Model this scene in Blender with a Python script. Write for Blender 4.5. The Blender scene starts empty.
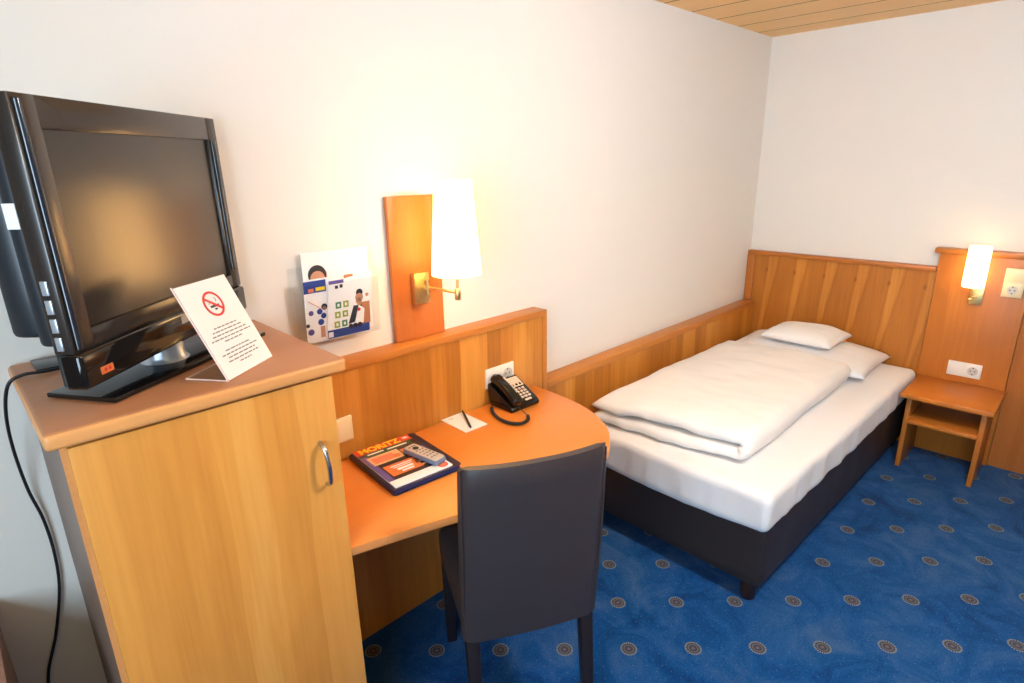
import bpy, bmesh, math, random
from mathutils import Vector, Matrix, noise
random.seed(7)
C = bpy.context.scene.collection
PI = math.pi
ROOT = {}                      # root object name -> world matrix

# ---------------------------------------------------------------- materials
def lin(c):
    f = lambda u: u/12.92 if u <= .04045 else ((u+.055)/1.055)**2.4
    return tuple(f(v/255) for v in c) + (1.,)

def new_mat(name):
    m = bpy.data.materials.new(name); m.use_nodes = True
    nt = m.node_tree
    return m, nt, nt.nodes['Principled BSDF']

def setp(b, **k):
    for n, v in k.items():
        b.inputs[n.replace('_', ' ')].default_value = v

def plain(name, rgb, rough=.5, metal=0., spec=.5, bump=0., bscale=200., coat=0., var=0.):
    m, nt, b = new_mat(name)
    setp(b, Base_Color=lin(rgb), Roughness=rough, Metallic=metal)
    b.inputs['Specular IOR Level'].default_value = spec
    b.inputs['Coat Weight'].default_value = coat
    L = nt.links
    tc = nt.nodes.new('ShaderNodeTexCoord')
    if bump or var:
        n = nt.nodes.new('ShaderNodeTexNoise'); n.inputs['Scale'].default_value = bscale
        n.inputs['Detail'].default_value = 3
        L.new(tc.outputs['Object'], n.inputs['Vector'])
        if bump:
            bp = nt.nodes.new('ShaderNodeBump'); bp.inputs['Strength'].default_value = bump
            bp.inputs['Distance'].default_value = .002
            L.new(n.outputs['Fac'], bp.inputs['Height']); L.new(bp.outputs['Normal'], b.inputs['Normal'])
        if var:
            r = nt.nodes.new('ShaderNodeMixRGB'); r.blend_type = 'MIX'
            r.inputs[1].default_value = lin([max(0, x*(1-var)) for x in rgb])
            r.inputs[2].default_value = lin([min(255, x*(1+var)) for x in rgb])
            L.new(n.outputs['Fac'], r.inputs[0]); L.new(r.outputs[0], b.inputs['Base Color'])
    return m

class G:
    """tiny math-node builder"""
    def __init__(s, nt): s.nt = nt; s.L = nt.links
    def _in(s, sock, v):
        if hasattr(v, 'is_linked'): s.L.new(v, sock)
        else: sock.default_value = v
    def m(s, op, a, b=0., c=0.):
        n = s.nt.nodes.new('ShaderNodeMath'); n.operation = op
        for i, v in enumerate((a, b, c)): s._in(n.inputs[i], v)
        return n.outputs[0]
    def xyz(s, v):
        n = s.nt.nodes.new('ShaderNodeSeparateXYZ'); s.L.new(v, n.inputs[0]); return n.outputs
    def comb(s, x, y, z):
        n = s.nt.nodes.new('ShaderNodeCombineXYZ')
        for i, v in enumerate((x, y, z)): s._in(n.inputs[i], v)
        return n.outputs[0]
    def noise(s, vec, scale=1., detail=3., dist=0., rough=.5):
        n = s.nt.nodes.new('ShaderNodeTexNoise'); s.L.new(vec, n.inputs['Vector'])
        n.inputs['Scale'].default_value = scale; n.inputs['Detail'].default_value = detail
        n.inputs['Distortion'].default_value = dist; n.inputs['Roughness'].default_value = rough
        return n.outputs['Fac']
    def white(s, w):
        n = s.nt.nodes.new('ShaderNodeTexWhiteNoise'); n.noise_dimensions = '1D'
        s._in(n.inputs['W'], w); return n.outputs['Value']
    def step(s, v, a, b):
        n = s.nt.nodes.new('ShaderNodeMapRange'); n.interpolation_type = 'SMOOTHSTEP'
        s._in(n.inputs[0], v); n.inputs[1].default_value = a; n.inputs[2].default_value = b
        return n.outputs[0]
    def mix(s, f, a, b):
        n = s.nt.nodes.new('ShaderNodeMixRGB'); s._in(n.inputs[0], f)
        for i, v in ((1, a), (2, b)): s._in(n.inputs[i], v)
        return n.outputs[0]
    def ramp(s, f, stops):
        n = s.nt.nodes.new('ShaderNodeValToRGB'); s.L.new(f, n.inputs[0])
        e = n.color_ramp.elements
        while len(e) < len(stops): e.new(.5)
        for k, (p, c) in zip(e, stops): k.position = p; k.color = c
        return n.outputs[0]

def wood(name, dark, mid, light, grain='z', across='x', strip=0., stripamt=.35, rough=.38, knots=None, fig=1., spec=.4):
    m, nt, b = new_mat(name); g = G(nt)
    geo = nt.nodes.new('ShaderNodeTexCoord'); P = g.xyz(geo.outputs['Object'])
    ax = dict(x=P[0], y=P[1], z=P[2]); v = ax[grain]; u = ax[across]
    w = ax[[k for k in 'xyz' if k not in (grain, across)][0]]
    vec = g.comb(g.m('MULTIPLY', u, 7.), g.m('MULTIPLY', w, 7.), g.m('MULTIPLY', v, .75))
    n1 = g.noise(vec, 1., 3., .8)
    vec2 = g.comb(g.m('MULTIPLY', u, 95.), g.m('MULTIPLY', w, 95.), g.m('MULTIPLY', v, 3.))
    n2 = g.noise(vec2, 1., 2., .2)
    # soft cathedral rings
    ring = g.m('FRACT', g.m('MULTIPLY', n1, 5.))
    tri = g.m('ABSOLUTE', g.m('SUBTRACT', ring, .5))
    f = g.m('ADD', g.m('MULTIPLY', n1, .55*fig), g.m('MULTIPLY', n2, .25))
    f = g.m('ADD', f, g.m('MULTIPLY', tri, .14*fig))
    f = g.m('ADD', f, .07+.275*(1-fig))
    if strip:
        wob = g.m('MULTIPLY', g.noise(g.comb(g.m('MULTIPLY', u, 3.), 0., g.m('MULTIPLY', v, 1.6)), 1., 1.), .5)
        s = g.white(g.m('FLOOR', g.m('ADD', g.m('DIVIDE', u, strip), wob)))
        f = g.m('ADD', f, g.m('MULTIPLY', g.m('SUBTRACT', s, .5), stripamt))
    if knots:
        per, off, ztop = knots
        t = g.m('FRACT', g.m('DIVIDE', g.m('SUBTRACT', g.m('MULTIPLY', u, -1.), off), per))
        dz = g.m('SUBTRACT', ztop, v)
        wig = g.m('MULTIPLY', g.noise(g.comb(0., 0., g.m('MULTIPLY', v, 5.)), 1., 1.), .08)
        t = g.m('FRACT', g.m('ADD', t, .35))
        cen = g.m('ADD', g.m('SUBTRACT', .50, g.m('MULTIPLY', dz, .55)), wig)
        half = g.m('MAXIMUM', g.m('SUBTRACT', .15, g.m('MULTIPLY', dz, .22)), .06)
        d = g.m('SUBTRACT', g.m('ABSOLUTE', g.m('SUBTRACT', t, cen)), half)
        band = g.m('SUBTRACT', 1., g.step(d, -.05, .05))
        band2 = g.m('SUBTRACT', 1., g.step(g.m('ABSOLUTE', g.m('SUBTRACT', g.m('ABSOLUTE', g.m('SUBTRACT', t, cen)), g.m('ADD', half, .05))), .0, .05))
        f = g.m('ADD', g.m('SUBTRACT', f, .07), g.m('MULTIPLY', band, .17))
        f = g.m('SUBTRACT', f, g.m('MULTIPLY', band2, .07))
        kt = g.m('MULTIPLY', g.m('SUBTRACT', g.m('FRACT', g.m('ADD', t, .15)), .5), per)
        kd = g.m('SQRT', g.m('ADD', g.m('POWER', kt, 2.), g.m('POWER', g.m('MULTIPLY', g.m('SUBTRACT', v, ztop-.02), .6), 2.)))
        kn = g.m('SUBTRACT', 1., g.step(kd, .002, .011))
        f = g.m('SUBTRACT', f, g.m('MULTIPLY', kn, .55))
    col = g.ramp(f, [(.18, lin(dark)), (.5, lin(mid)), (.82, lin(light))])
    nt.links.new(col, b.inputs['Base Color'])
    setp(b, Roughness=rough); b.inputs['Specular IOR Level'].default_value = spec
    bp = nt.nodes.new('ShaderNodeBump'); bp.inputs['Strength'].default_value = .06; bp.inputs['Distance'].default_value = .001
    nt.links.new(n2, bp.inputs['Height']); nt.links.new(bp.outputs['Normal'], b.inputs['Normal'])
    return m

W_D, W_M, W_L = (150, 88, 24), (188, 120, 42), (218, 154, 70)
M = {}
M['door'] = wood('door veneer', (182, 114, 42), (210, 144, 64), (228, 170, 92), 'z', 'x', .09, .22)
M['slab'] = wood('cabinet top laminate', (168, 112, 74), (182, 124, 84), (194, 138, 98), 'x', 'y', 0, fig=.5, rough=.42, spec=.5)  # cool sheen on the top mixed into its pinkish colour
M['slab_edge'] = wood('cabinet edge', (204, 138, 76), (218, 152, 90), (230, 168, 106), 'x', 'y', 0, fig=.5)
M['panel'] = wood('wall panel veneer', W_D, W_M, W_L, 'z', 'x', .07, .32)
M['panel_trim'] = wood('panel trim', (168, 102, 38), (190, 120, 50), (206, 138, 66), 'x', 'z', 0, fig=.5)
M['trim_y'] = wood('headboard trim', (154, 90, 32), (178, 106, 40), (196, 124, 54), 'y', 'z', 0, fig=.5)
M['headboard'] = wood('headboard veneer', (148, 86, 24), (180, 112, 38), (212, 148, 66), 'z', 'y', 0, 0, knots=(.1785, .131, .97), fig=.7)
M['board'] = wood('tall board veneer', (166, 96, 28), (186, 110, 38), (206, 134, 58), 'z', 'y', .16, .2, fig=.8)
M['wainscot'] = wood('side wainscot veneer', (150, 88, 38), (170, 102, 48), (188, 120, 62), 'z', 'y', .12, .2, fig=.8)
M['lampboard'] = wood('lamp board veneer', (176, 98, 44), (196, 116, 56), (212, 136, 74), 'z', 'x', .1, .15, fig=.6)
M['desk'] = wood('desk top laminate', (204, 120, 44), (216, 132, 52), (226, 144, 64), 'x', 'y', 0, fig=.45, rough=.33, spec=.5)
M['desk_edge'] = plain('desk edge band', (206, 132, 72), .4, var=.05, bscale=30)
M['ns'] = wood('nightstand veneer', (172, 98, 32), (192, 116, 44), (206, 134, 60), 'y', 'x', 0, fig=.6)
M['ns_side'] = wood('nightstand side veneer', (164, 94, 30), (184, 110, 42), (202, 130, 58), 'z', 'x', 0, fig=.6)
M['ceil'] = wood('ceiling planks', (222, 172, 104), (234, 188, 120), (242, 202, 138), 'y', 'x', .25, .12, fig=.6, rough=.45)
M['brown'] = wood('reddish brown veneer', (156, 112, 92), (172, 126, 106), (184, 138, 116), 'z', 'y', 0, fig=.5)
M['cabside'] = wood('cabinet side laminate', (104, 84, 74), (118, 96, 84), (130, 108, 96), 'z', 'y', 0, fig=.4, rough=.4)  # shade on the cabinet's left side put into a greyer colour
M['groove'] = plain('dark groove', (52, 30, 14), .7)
M['wall'] = plain('white wall paint', (230, 227, 220), .75, spec=.25, bump=.06, bscale=140)
M['wall2'] = plain('taupe wall paint', (128, 112, 98), .8, spec=.2, bump=.06, bscale=140)
M['linen'] = plain('white linen', (236, 236, 238), .85, spec=.2, bump=.08, bscale=500)
M['linen2'] = plain('white damask linen', (240, 239, 238), .8, spec=.25, bump=.08, bscale=400)
M['leather'] = plain('dark brown leather', (60, 51, 51), .40, spec=.5, bump=.10, bscale=350)
M['bedleather'] = plain('dark bed leather', (46, 39, 38), .45, spec=.45, bump=.10, bscale=300)
M['blackwood'] = plain('black stained wood', (30, 22, 24), .4, bump=.05, bscale=120)
M['bedfoot'] = plain('dark walnut foot', (44, 26, 18), .35, var=.1)
M['chrome'] = plain('brushed chrome', (200, 200, 205), .22, metal=1.)
M['brass'] = plain('satin brass', (232, 204, 142), .36, metal=1.)
M['brassplate'] = plain('brushed brass plate', (224, 198, 138), .42, metal=1., var=.06, bscale=80)
M['tvblack'] = plain('gloss black plastic', (20, 18, 18), .09, spec=.6)
M['tvbezel'] = plain('piano black bezel', (44, 38, 35), .26, spec=.6)
M['tvshell'] = plain('satin dark plastic', (30, 34, 40), .38)
M['tvscreen'] = plain('matt lcd screen', (22, 20, 20), .24, spec=.8)
M['tvrod'] = plain('gloss dark blue strip', (26, 34, 46), .12, spec=.7)
M['silver'] = plain('silver plastic', (190, 196, 204), .28, metal=.6)
M['paper'] = plain('white paper', (242, 242, 242), .6)
M['ink'] = plain('grey ink', (120, 118, 122), .7)
M['inkdark'] = plain('dark ink', (46, 44, 48), .7)
M['red'] = plain('red ink', (206, 40, 38), .55)
M['white'] = plain('white switch plastic', (236, 232, 222), .3, spec=.5)
M['cream'] = plain('cream switch plastic', (238, 220, 178), .35, spec=.5)
M['hole'] = plain('grey socket insert', (204, 200, 192), .5)
M['black'] = plain('black plastic', (16, 15, 15), .18, spec=.5)
M['rubber'] = plain('black rubber', (18, 18, 22), .45)
M['key'] = plain('pale key plastic', (214, 200, 184), .4)
M['navy'] = plain('navy leatherette', (24, 26, 58), .3, spec=.5, bump=.05)
M['navy2'] = plain('dark blue folder inside', (36, 44, 96), .5)
M['magred'] = plain('cover red', (216, 62, 34), .35)
M['yellow'] = plain('cover yellow', (250, 214, 40), .4)
M['green'] = plain('cover green', (48, 92, 44), .35)
M['cream2'] = plain('cover cream', (222, 186, 140), .35, var=.1, bscale=60)
M['orange'] = plain('cover orange', (220, 120, 60), .35, var=.1, bscale=60)
M['salmon'] = plain('cover salmon', (226, 128, 96), .35)
M['coverdark'] = plain('cover dark print', (46, 30, 24), .35, var=.25, bscale=90)
M['blue'] = plain('blue print', (44, 66, 140), .5)
M['purple'] = plain('violet print', (96, 82, 150), .5)
M['lime'] = plain('lime icon print', (150, 168, 50), .5)
M['teal'] = plain('green icon print', (70, 130, 90), .5)
M['skin'] = plain('printed skin tone', (196, 140, 110), .5)
M['woodprint'] = plain('printed brown', (190, 124, 80), .5)
M['remote'] = plain('pale grey plastic', (196, 186, 172), .4)
M['remoteside'] = plain('blue grey plastic', (112, 128, 156), .4)

def glass(name, rgb=(253, 254, 254), rough=.02, alpha=.22):
    m, nt, b = new_mat(name)
    for n in list(nt.nodes):
        if n.type != 'OUTPUT_MATERIAL': nt.nodes.remove(n)
    out = [n for n in nt.nodes if n.type == 'OUTPUT_MATERIAL'][0]
    t = nt.nodes.new('ShaderNodeBsdfTransparent'); t.inputs[0].default_value = lin(rgb)
    gl = nt.nodes.new('ShaderNodeBsdfGlossy'); gl.inputs['Roughness'].default_value = rough
    fr = nt.nodes.new('ShaderNodeFresnel'); fr.inputs[0].default_value = 1.45
    mx = nt.nodes.new('ShaderNodeMixShader')
    nt.links.new(fr.outputs[0], mx.inputs[0]) if False else None; mx.inputs[0].default_value = .05; nt.links.new(t.outputs[0], mx.inputs[1]); nt.links.new(gl.outputs[0], mx.inputs[2])
    nt.links.new(mx.outputs[0], out.inputs[0])
    return m
M['acrylic'] = glass('clear acrylic')
M['edge'] = plain('pale polished acrylic edge', (240, 214, 200), .3)
M['pane'] = glass('window glass')

def shade_mat(name, rgb, strength):
    m, nt, b = new_mat(name)
    for n in list(nt.nodes):
        if n.type != 'OUTPUT_MATERIAL': nt.nodes.remove(n)
    out = [n for n in nt.nodes if n.type == 'OUTPUT_MATERIAL'][0]
    t = nt.nodes.new('ShaderNodeBsdfTranslucent'); t.inputs[0].default_value = (.85, .8, .7, 1)
    d = nt.nodes.new('ShaderNodeBsdfDiffuse'); d.inputs[0].default_value = (.85, .82, .76, 1)
    e = nt.nodes.new('ShaderNodeEmission'); e.inputs[0].default_value = lin(rgb); e.inputs[1].default_value = strength
    mx = nt.nodes.new('ShaderNodeMixShader'); mx.inputs[0].default_value = .5
    ad = nt.nodes.new('ShaderNodeAddShader')
    L = nt.links
    L.new(t.outputs[0], mx.inputs[1]); L.new(d.outputs[0], mx.inputs[2])
    L.new(mx.outputs[0], ad.inputs[0]); L.new(e.outputs[0], ad.inputs[1]); L.new(ad.outputs[0], out.inputs[0])
    return m
M['shade'] = shade_mat('glowing fabric shade', (255, 197, 120), 3.0)
M['bulb'] = shade_mat('frosted bulb', (255, 214, 150), .8)
M['globe'] = shade_mat('glowing opal globe', (238, 244, 255), 74.)
M['shade2'] = shade_mat('glowing opal glass shade', (255, 216, 156), 2.4)

def carpet_mat():
    m, nt, b = new_mat('blue medallion carpet'); g = G(nt)
    geo = nt.nodes.new('ShaderNodeNewGeometry'); P = g.xyz(geo.outputs['Position'])
    A, B_ = .32313, .16156
    X0, Y0 = -.8928, -1.1136
    def cell(ox, oy, pa, pb):
        ux = g.m('MULTIPLY', g.m('SUBTRACT', g.m('FRACT', g.m('ADD', g.m('DIVIDE', g.m('SUBTRACT', P[0], ox), pa), .5)), .5), pa)
        uy = g.m('MULTIPLY', g.m('SUBTRACT', g.m('FRACT', g.m('ADD', g.m('DIVIDE', g.m('SUBTRACT', P[1], oy), pb), .5)), .5), pb)
        return ux, uy
    def length(u): return g.m('SQRT', g.m('ADD', g.m('MULTIPLY', u[0], u[0]), g.m('MULTIPLY', u[1], u[1])))
    c1 = cell(X0, Y0, A, 2*B_); c2 = cell(X0+A/2, Y0+B_, A, 2*B_)
    d1, d2 = length(c1), length(c2)
    d = g.m('MINIMUM', d1, d2)
    an1 = g.m('ARCTAN2', c1[1], c1[0]); an2 = g.m('ARCTAN2', c2[1], c2[0])
    sel = g.m('LESS_THAN', d1, d2)
    an = g.m('ADD', g.m('MULTIPLY', an1, sel), g.m('MULTIPLY', an2, g.m('SUBTRACT', 1., sel)))
    # blue ground with cloudy mottling
    n = g.noise(geo.outputs['Position'], 4.5, 6., 1.2, .66)
    n2 = g.noise(geo.outputs['Position'], 160., 2.)
    f = g.m('ADD', g.m('MULTIPLY', n, .8), g.m('MULTIPLY', n2, .35))
    ground = g.ramp(f, [(.40, lin((6, 46, 98))), (.56, lin((8, 70, 130))), (.74, lin((52, 88, 134)))])
    # pin dots
    s1 = cell(X0+.02, Y0+.02, A/9, B_/4.5)
    sd = length(s1)
    pin = g.m('MULTIPLY', g.m('SUBTRACT', 1., g.step(sd, .0012, .0028)), g.m('GREATER_THAN', n2, .42))
    col = g.mix(g.m('MULTIPLY', pin, .35), ground, lin((120, 130, 160)))
    # medallion
    disc = g.m('SUBTRACT', 1., g.step(d, .0258, .0285))
    col = g.mix(disc, col, lin((58, 62, 78)))
    def ring(r, w): return g.m('SUBTRACT', 1., g.step(g.m('ABSOLUTE', g.m('SUBTRACT', d, r)), w*.5, w))
    beads = g.m('GREATER_THAN', g.m('SINE', g.m('MULTIPLY', an, 22.)), -.35)
    col = g.mix(g.m('MULTIPLY', ring(.0265, .0040), g.m('MULTIPLY', beads, .75)), col, lin((150, 150, 140)))
    col = g.mix(g.m('MULTIPLY', ring(.0165, .003), .35), col, lin((150, 128, 112)))
    col = g.mix(g.m('MULTIPLY', g.m('SUBTRACT', 1., g.step(d, .004, .008)), .4), col, lin((160, 116, 100)))
    nt.links.new(col, b.inputs['Base Color']); setp(b, Roughness=.95)
    b.inputs['Specular IOR Level'].default_value = .1
    b.inputs['Sheen Weight'].default_value = .15; b.inputs['Sheen Roughness'].default_value = .4
    bp = nt.nodes.new('ShaderNodeBump'); bp.inputs['Strength'].default_value = .3; bp.inputs['Distance'].default_value = .003
    nt.links.new(g.noise(geo.outputs['Position'], 420., 2.), bp.inputs['Height']); nt.links.new(bp.outputs['Normal'], b.inputs['Normal'])
    return m
M['carpet'] = carpet_mat()

# ---------------------------------------------------------------- mesh builder
class MB:
    def __init__(s): s.bm = bmesh.new()
    def _mark(s): return set(s.bm.verts), set(s.bm.faces)
    def _new(s, mk, m=0, T=None):
        vs = [v for v in s.bm.verts if v not in mk[0]]
        for f in s.bm.faces:
            if f not in mk[1]: f.material_index = m
        if T is not None: bmesh.ops.transform(s.bm, matrix=T, verts=vs)
        return vs
    def box(s, x0, x1, y0, y1, z0, z1, bev=0., seg=2, m=0, T=None):
        b = bmesh.new()
        bmesh.ops.create_cube(b, size=1.)
        for v in b.verts:
            v.co = Vector(((x0+x1)/2+v.co.x*(x1-x0), (y0+y1)/2+v.co.y*(y1-y0), (z0+z1)/2+v.co.z*(z1-z0)))
        if bev: bmesh.ops.bevel(b, geom=list(b.edges)[:], offset=bev, segments=seg, affect='EDGES', profile=.5)
        s.merge(b, m, T); return s
    def merge(s, b, m=0, T=None):
        mk = s._mark()
        me = bpy.data.meshes.new('tmp'); b.to_mesh(me); b.free(); s.bm.from_mesh(me); bpy.data.meshes.remove(me)
        s._new(mk, m, T)
    def prism(s, pts, z0, z1, bev=0., seg=2, m=0, T=None):
        b = bmesh.new()
        lo = [b.verts.new((p[0], p[1], z0)) for p in pts]; hi = [b.verts.new((p[0], p[1], z1)) for p in pts]
        n = len(pts)
        b.faces.new(lo[::-1]); b.faces.new(hi)
        for i in range(n): b.faces.new((lo[i], lo[(i+1) % n], hi[(i+1) % n], hi[i]))
        bmesh.ops.recalc_face_normals(b, faces=b.faces)
        if bev:
            ed = [e for e in b.edges if abs(e.verts[0].co.z-e.verts[1].co.z) < 1e-6]
            bmesh.ops.bevel(b, geom=ed, offset=bev, segments=seg, affect='EDGES', profile=.5)
        s.merge(b, m, T); return s
    def lathe(s, prof, c=(0, 0, 0), n=32, cap=True, m=0, T=None):
        b = bmesh.new(); rings = []
        for r, z in prof:
            rings.append([b.verts.new((c[0]+r*math.cos(2*PI*k/n), c[1]+r*math.sin(2*PI*k/n), c[2]+z)) for k in range(n)])
        for a, d in zip(rings, rings[1:]):
            for k in range(n): b.faces.new((a[k], a[(k+1) % n], d[(k+1) % n], d[k]))
        if cap: b.faces.new(rings[0][::-1]); b.faces.new(rings[-1])
        bmesh.ops.recalc_face_normals(b, faces=b.faces)
        s.merge(b, m, T); return s
    def tube(s, pts, r, n=10, m=0, cap=True, T=None, smooth_pts=0):
        P = [Vector(p) for p in pts]
        if smooth_pts:
            Q = []
            for i in range(len(P)-1):
                p0 = P[max(i-1, 0)]; p1 = P[i]; p2 = P[i+1]; p3 = P[min(i+2, len(P)-1)]
                for k in range(smooth_pts):
                    t = k/smooth_pts
                    Q.append(.5*((2*p1)+(-p0+p2)*t+(2*p0-5*p1+4*p2-p3)*t*t+(-p0+3*p1-3*p2+p3)*t**3))
            P = Q+[P[-1]]
        b = bmesh.new(); rings = []; up = None
        for i, p in enumerate(P):
            t = (P[min(i+1, len(P)-1)]-P[max(i-1, 0)]).normalized()
            if up is None: up = t.orthogonal().normalized()
            up = (up-t*up.dot(t)).normalized(); w = t.cross(up)
            rr = r(i/(len(P)-1)) if callable(r) else r
            rings.append([b.verts.new(p+rr*(math.cos(2*PI*k/n)*up+math.sin(2*PI*k/n)*w)) for k in range(n)])
        for a, d in zip(rings, rings[1:]):
            for k in range(n): b.faces.new((a[k], a[(k+1) % n], d[(k+1) % n], d[k]))
        if cap: b.faces.new(rings[0][::-1]); b.faces.new(rings[-1])
        bmesh.ops.recalc_face_normals(b, faces=b.faces)
        s.merge(b, m, T); return s
    def soft(s, x0, x1, y0, y1, z0, z1, r, n=(20, 20, 6), fn=None, m=0, T=None):
        """closed box with rounded edges, finely divided; fn(p, normal)->p displaces"""
        b = bmesh.new(); V = {}
        nx, ny, nz = n
        inn = [(x0+r, x1-r), (y0+r, y1-r), (z0+r, z1-r)]
        def vert(i, j, k):
            key = (i, j, k)
            if key not in V:
                p = Vector((x0+(x1-x0)*i/nx, y0+(y1-y0)*j/ny, z0+(z1-z0)*k/nz))
                q = Vector([min(max(p[a], inn[a][0]), inn[a][1]) for a in range(3)])
                d = p-q
                if d.length > 1e-9: p = q+d.normalized()*min(r, d.length if sum(abs(c) > 1e-9 for c in d) == 1 else r)
                nn = d.normalized() if d.length > 1e-9 else Vector((0, 0, 1))
                if fn: p = fn(p, nn)
                V[key] = b.verts.new(p)
            return V[key]
        for i in range(nx):
            for j in range(ny):
                for k in (0, nz): b.faces.new((vert(i, j, k), vert(i+1, j, k), vert(i+1, j+1, k), vert(i, j+1, k)))
        for i in range(nx):
            for k in range(nz):
                for j in (0, ny): b.faces.new((vert(i, j, k), vert(i+1, j, k), vert(i+1, j, k+1), vert(i, j, k+1)))
        for j in range(ny):
            for k in range(nz):
                for i in (0, nx): b.faces.new((vert(i, j, k), vert(i, j+1, k), vert(i, j+1, k+1), vert(i, j, k+1)))
        bmesh.ops.recalc_face_normals(b, faces=b.faces)
        s.merge(b, m, T); return s
    def build(s, name, mats, parent=None, world=True, smooth=True, angle=40):
        if not isinstance(mats, (list, tuple)): mats = [mats]
        bm = s.bm
        root = parent
        while root is not None and root.parent is not None: root = root.parent
        loc = Vector((0, 0, 0))
        if root is not None:
            if world: bmesh.ops.transform(bm, matrix=ROOT[root.name].inverted(), verts=bm.verts)
        else:
            xs = [v.co for v in bm.verts]
            loc = Vector(((min(p.x for p in xs)+max(p.x for p in xs))/2, (min(p.y for p in xs)+max(p.y for p in xs))/2, min(p.z for p in xs)))
            for v in bm.verts: v.co -= loc
        me = bpy.data.meshes.new(name); bm.to_mesh(me); bm.free()
        for q in mats: me.materials.append(q)
        if smooth:
            for p in me.polygons: p.use_smooth = True
            try: me.set_sharp_from_angle(angle=math.radians(angle))
            except Exception: pass
        o = bpy.data.objects.new(name, me); C.objects.link(o); o.location = loc
        if parent is not None: o.parent = parent
        else: ROOT[o.name] = Matrix.Translation(loc)
        return o

def tag(o, label, cat, group=None):
    o['label'] = label; o['category'] = cat
    if group: o['group'] = group
    return o
def thing(name, label, cat, loc, rz=0., group=None):
    o = bpy.data.objects.new(name, None); C.objects.link(o); o.empty_display_size = .05
    o.location = loc; o.rotation_euler = (0, 0, rz)
    ROOT[o.name] = Matrix.Translation(Vector(loc)) @ Matrix.Rotation(rz, 4, 'Z')
    return tag(o, label, cat, group)
def struct(o): o['kind'] = 'structure'; return o

def text_bm(txt, size, depth, bold=True):
    cu = bpy.data.curves.new('t', 'FONT'); cu.body = txt; cu.size = size; cu.extrude = depth; cu.align_x = 'LEFT'
    if bold: cu.offset = size*.035
    o = bpy.data.objects.new('t', cu); C.objects.link(o)
    dg = bpy.context.evaluated_depsgraph_get(); dg.update()
    me = bpy.data.meshes.new_from_object(o.evaluated_get(dg))
    b = bmesh.new(); b.from_mesh(me)
    bpy.data.objects.remove(o); bpy.data.meshes.remove(me); bpy.data.curves.remove(cu)
    return b
def fit_bm(b, x0, x1, y0, y1):
    xs = [v.co.x for v in b.verts]; ys = [v.co.y for v in b.verts]
    a0, a1, b0, b1 = min(xs), max(xs), min(ys), max(ys)
    for v in b.verts:
        v.co.x = x0+(v.co.x-a0)/(a1-a0)*(x1-x0); v.co.y = y0+(v.co.y-b0)/(b1-b0)*(y1-y0)
    return b

# ---------------------------------------------------------------- camera
cam = bpy.data.cameras.new('camera'); co = bpy.data.objects.new('camera', cam); C.objects.link(co)
cam.sensor_width = 36; cam.lens = 584.0855/1024*36; cam.clip_start = .02
yaw, pit, rol = .7986, .2973, -.0188
import_cam = dict(loc=(-3.9548, -1.7089, 1.664))
fw = Vector((math.cos(yaw)*math.cos(pit), math.sin(yaw)*math.cos(pit), -math.sin(pit)))
ri = Vector((math.sin(yaw), -math.cos(yaw), 0)); up = ri.cross(fw)
r2 = math.cos(rol)*ri+math.sin(rol)*up; u2 = -math.sin(rol)*ri+math.cos(rol)*up
co.matrix_world = Matrix(((r2.x, u2.x, -fw.x, import_cam['loc'][0]), (r2.y, u2.y, -fw.y, import_cam['loc'][1]), (r2.z, u2.z, -fw.z, import_cam['loc'][2]), (0, 0, 0, 1)))
bpy.context.scene.camera = co

# ---------------------------------------------------------------- the room
H = 2.3737
XN, YR = -5.2, -3.3           # wall behind the camera, wall to the right
struct(MB().box(XN-.1, .1, YR-.1, .1, -.1, 0).build('floor', M['carpet'], smooth=False))
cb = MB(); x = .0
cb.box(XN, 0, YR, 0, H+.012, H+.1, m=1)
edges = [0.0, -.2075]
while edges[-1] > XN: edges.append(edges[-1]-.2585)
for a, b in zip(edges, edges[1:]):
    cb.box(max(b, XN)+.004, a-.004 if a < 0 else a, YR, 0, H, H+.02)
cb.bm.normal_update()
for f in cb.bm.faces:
    if abs(f.normal.x) > .5: f.material_index = 1  # shadow in the joints painted onto the plank sides
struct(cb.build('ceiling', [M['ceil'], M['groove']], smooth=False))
struct(MB().box(XN-.1, .1, 0, .1, 0, H+.1).build('wall_left', M['wall'], smooth=False))
struct(MB().box(0, .1, YR, 0, 0, H+.1).build('wall_back', M['wall'], smooth=False))
struct(MB().box(XN-.1, .1, YR-.1, YR, 0, H+.1).build('wall_right', M['wall2'], smooth=False))
WY0, WY1, WZ0, WZ1 = -3.0, -1.1, .85, 2.15
wf = MB()
wf.box(XN-.1, XN, YR, WY0, 0, H+.1).box(XN-.1, XN, WY1, 0, 0, H+.1).box(XN-.1, XN, WY0, WY1, 0, WZ0).box(XN-.1, XN, WY0, WY1, WZ1, H+.1)
struct(wf.build('wall_front', M['wall2'], smooth=False))
wroot = struct(MB().box(XN-.08, XN-.03, WY0, WY0+.06, WZ0, WZ1).box(XN-.08, XN-.03, WY1-.06, WY1, WZ0, WZ1)
       .box(XN-.08, XN-.03, WY0, WY1, WZ0, WZ0+.06).box(XN-.08, XN-.03, WY0, WY1, WZ1-.06, WZ1)
       .box(XN-.08, XN-.03, -2.08, -2.02, WZ0, WZ1).build('window_1', M['white'], smooth=False))
MB().box(XN-.058, XN-.052, WY0+.06, WY1-.06, WZ0+.06, WZ1-.06).build('glass_pane', M['pane'], wroot, smooth=False)

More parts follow.
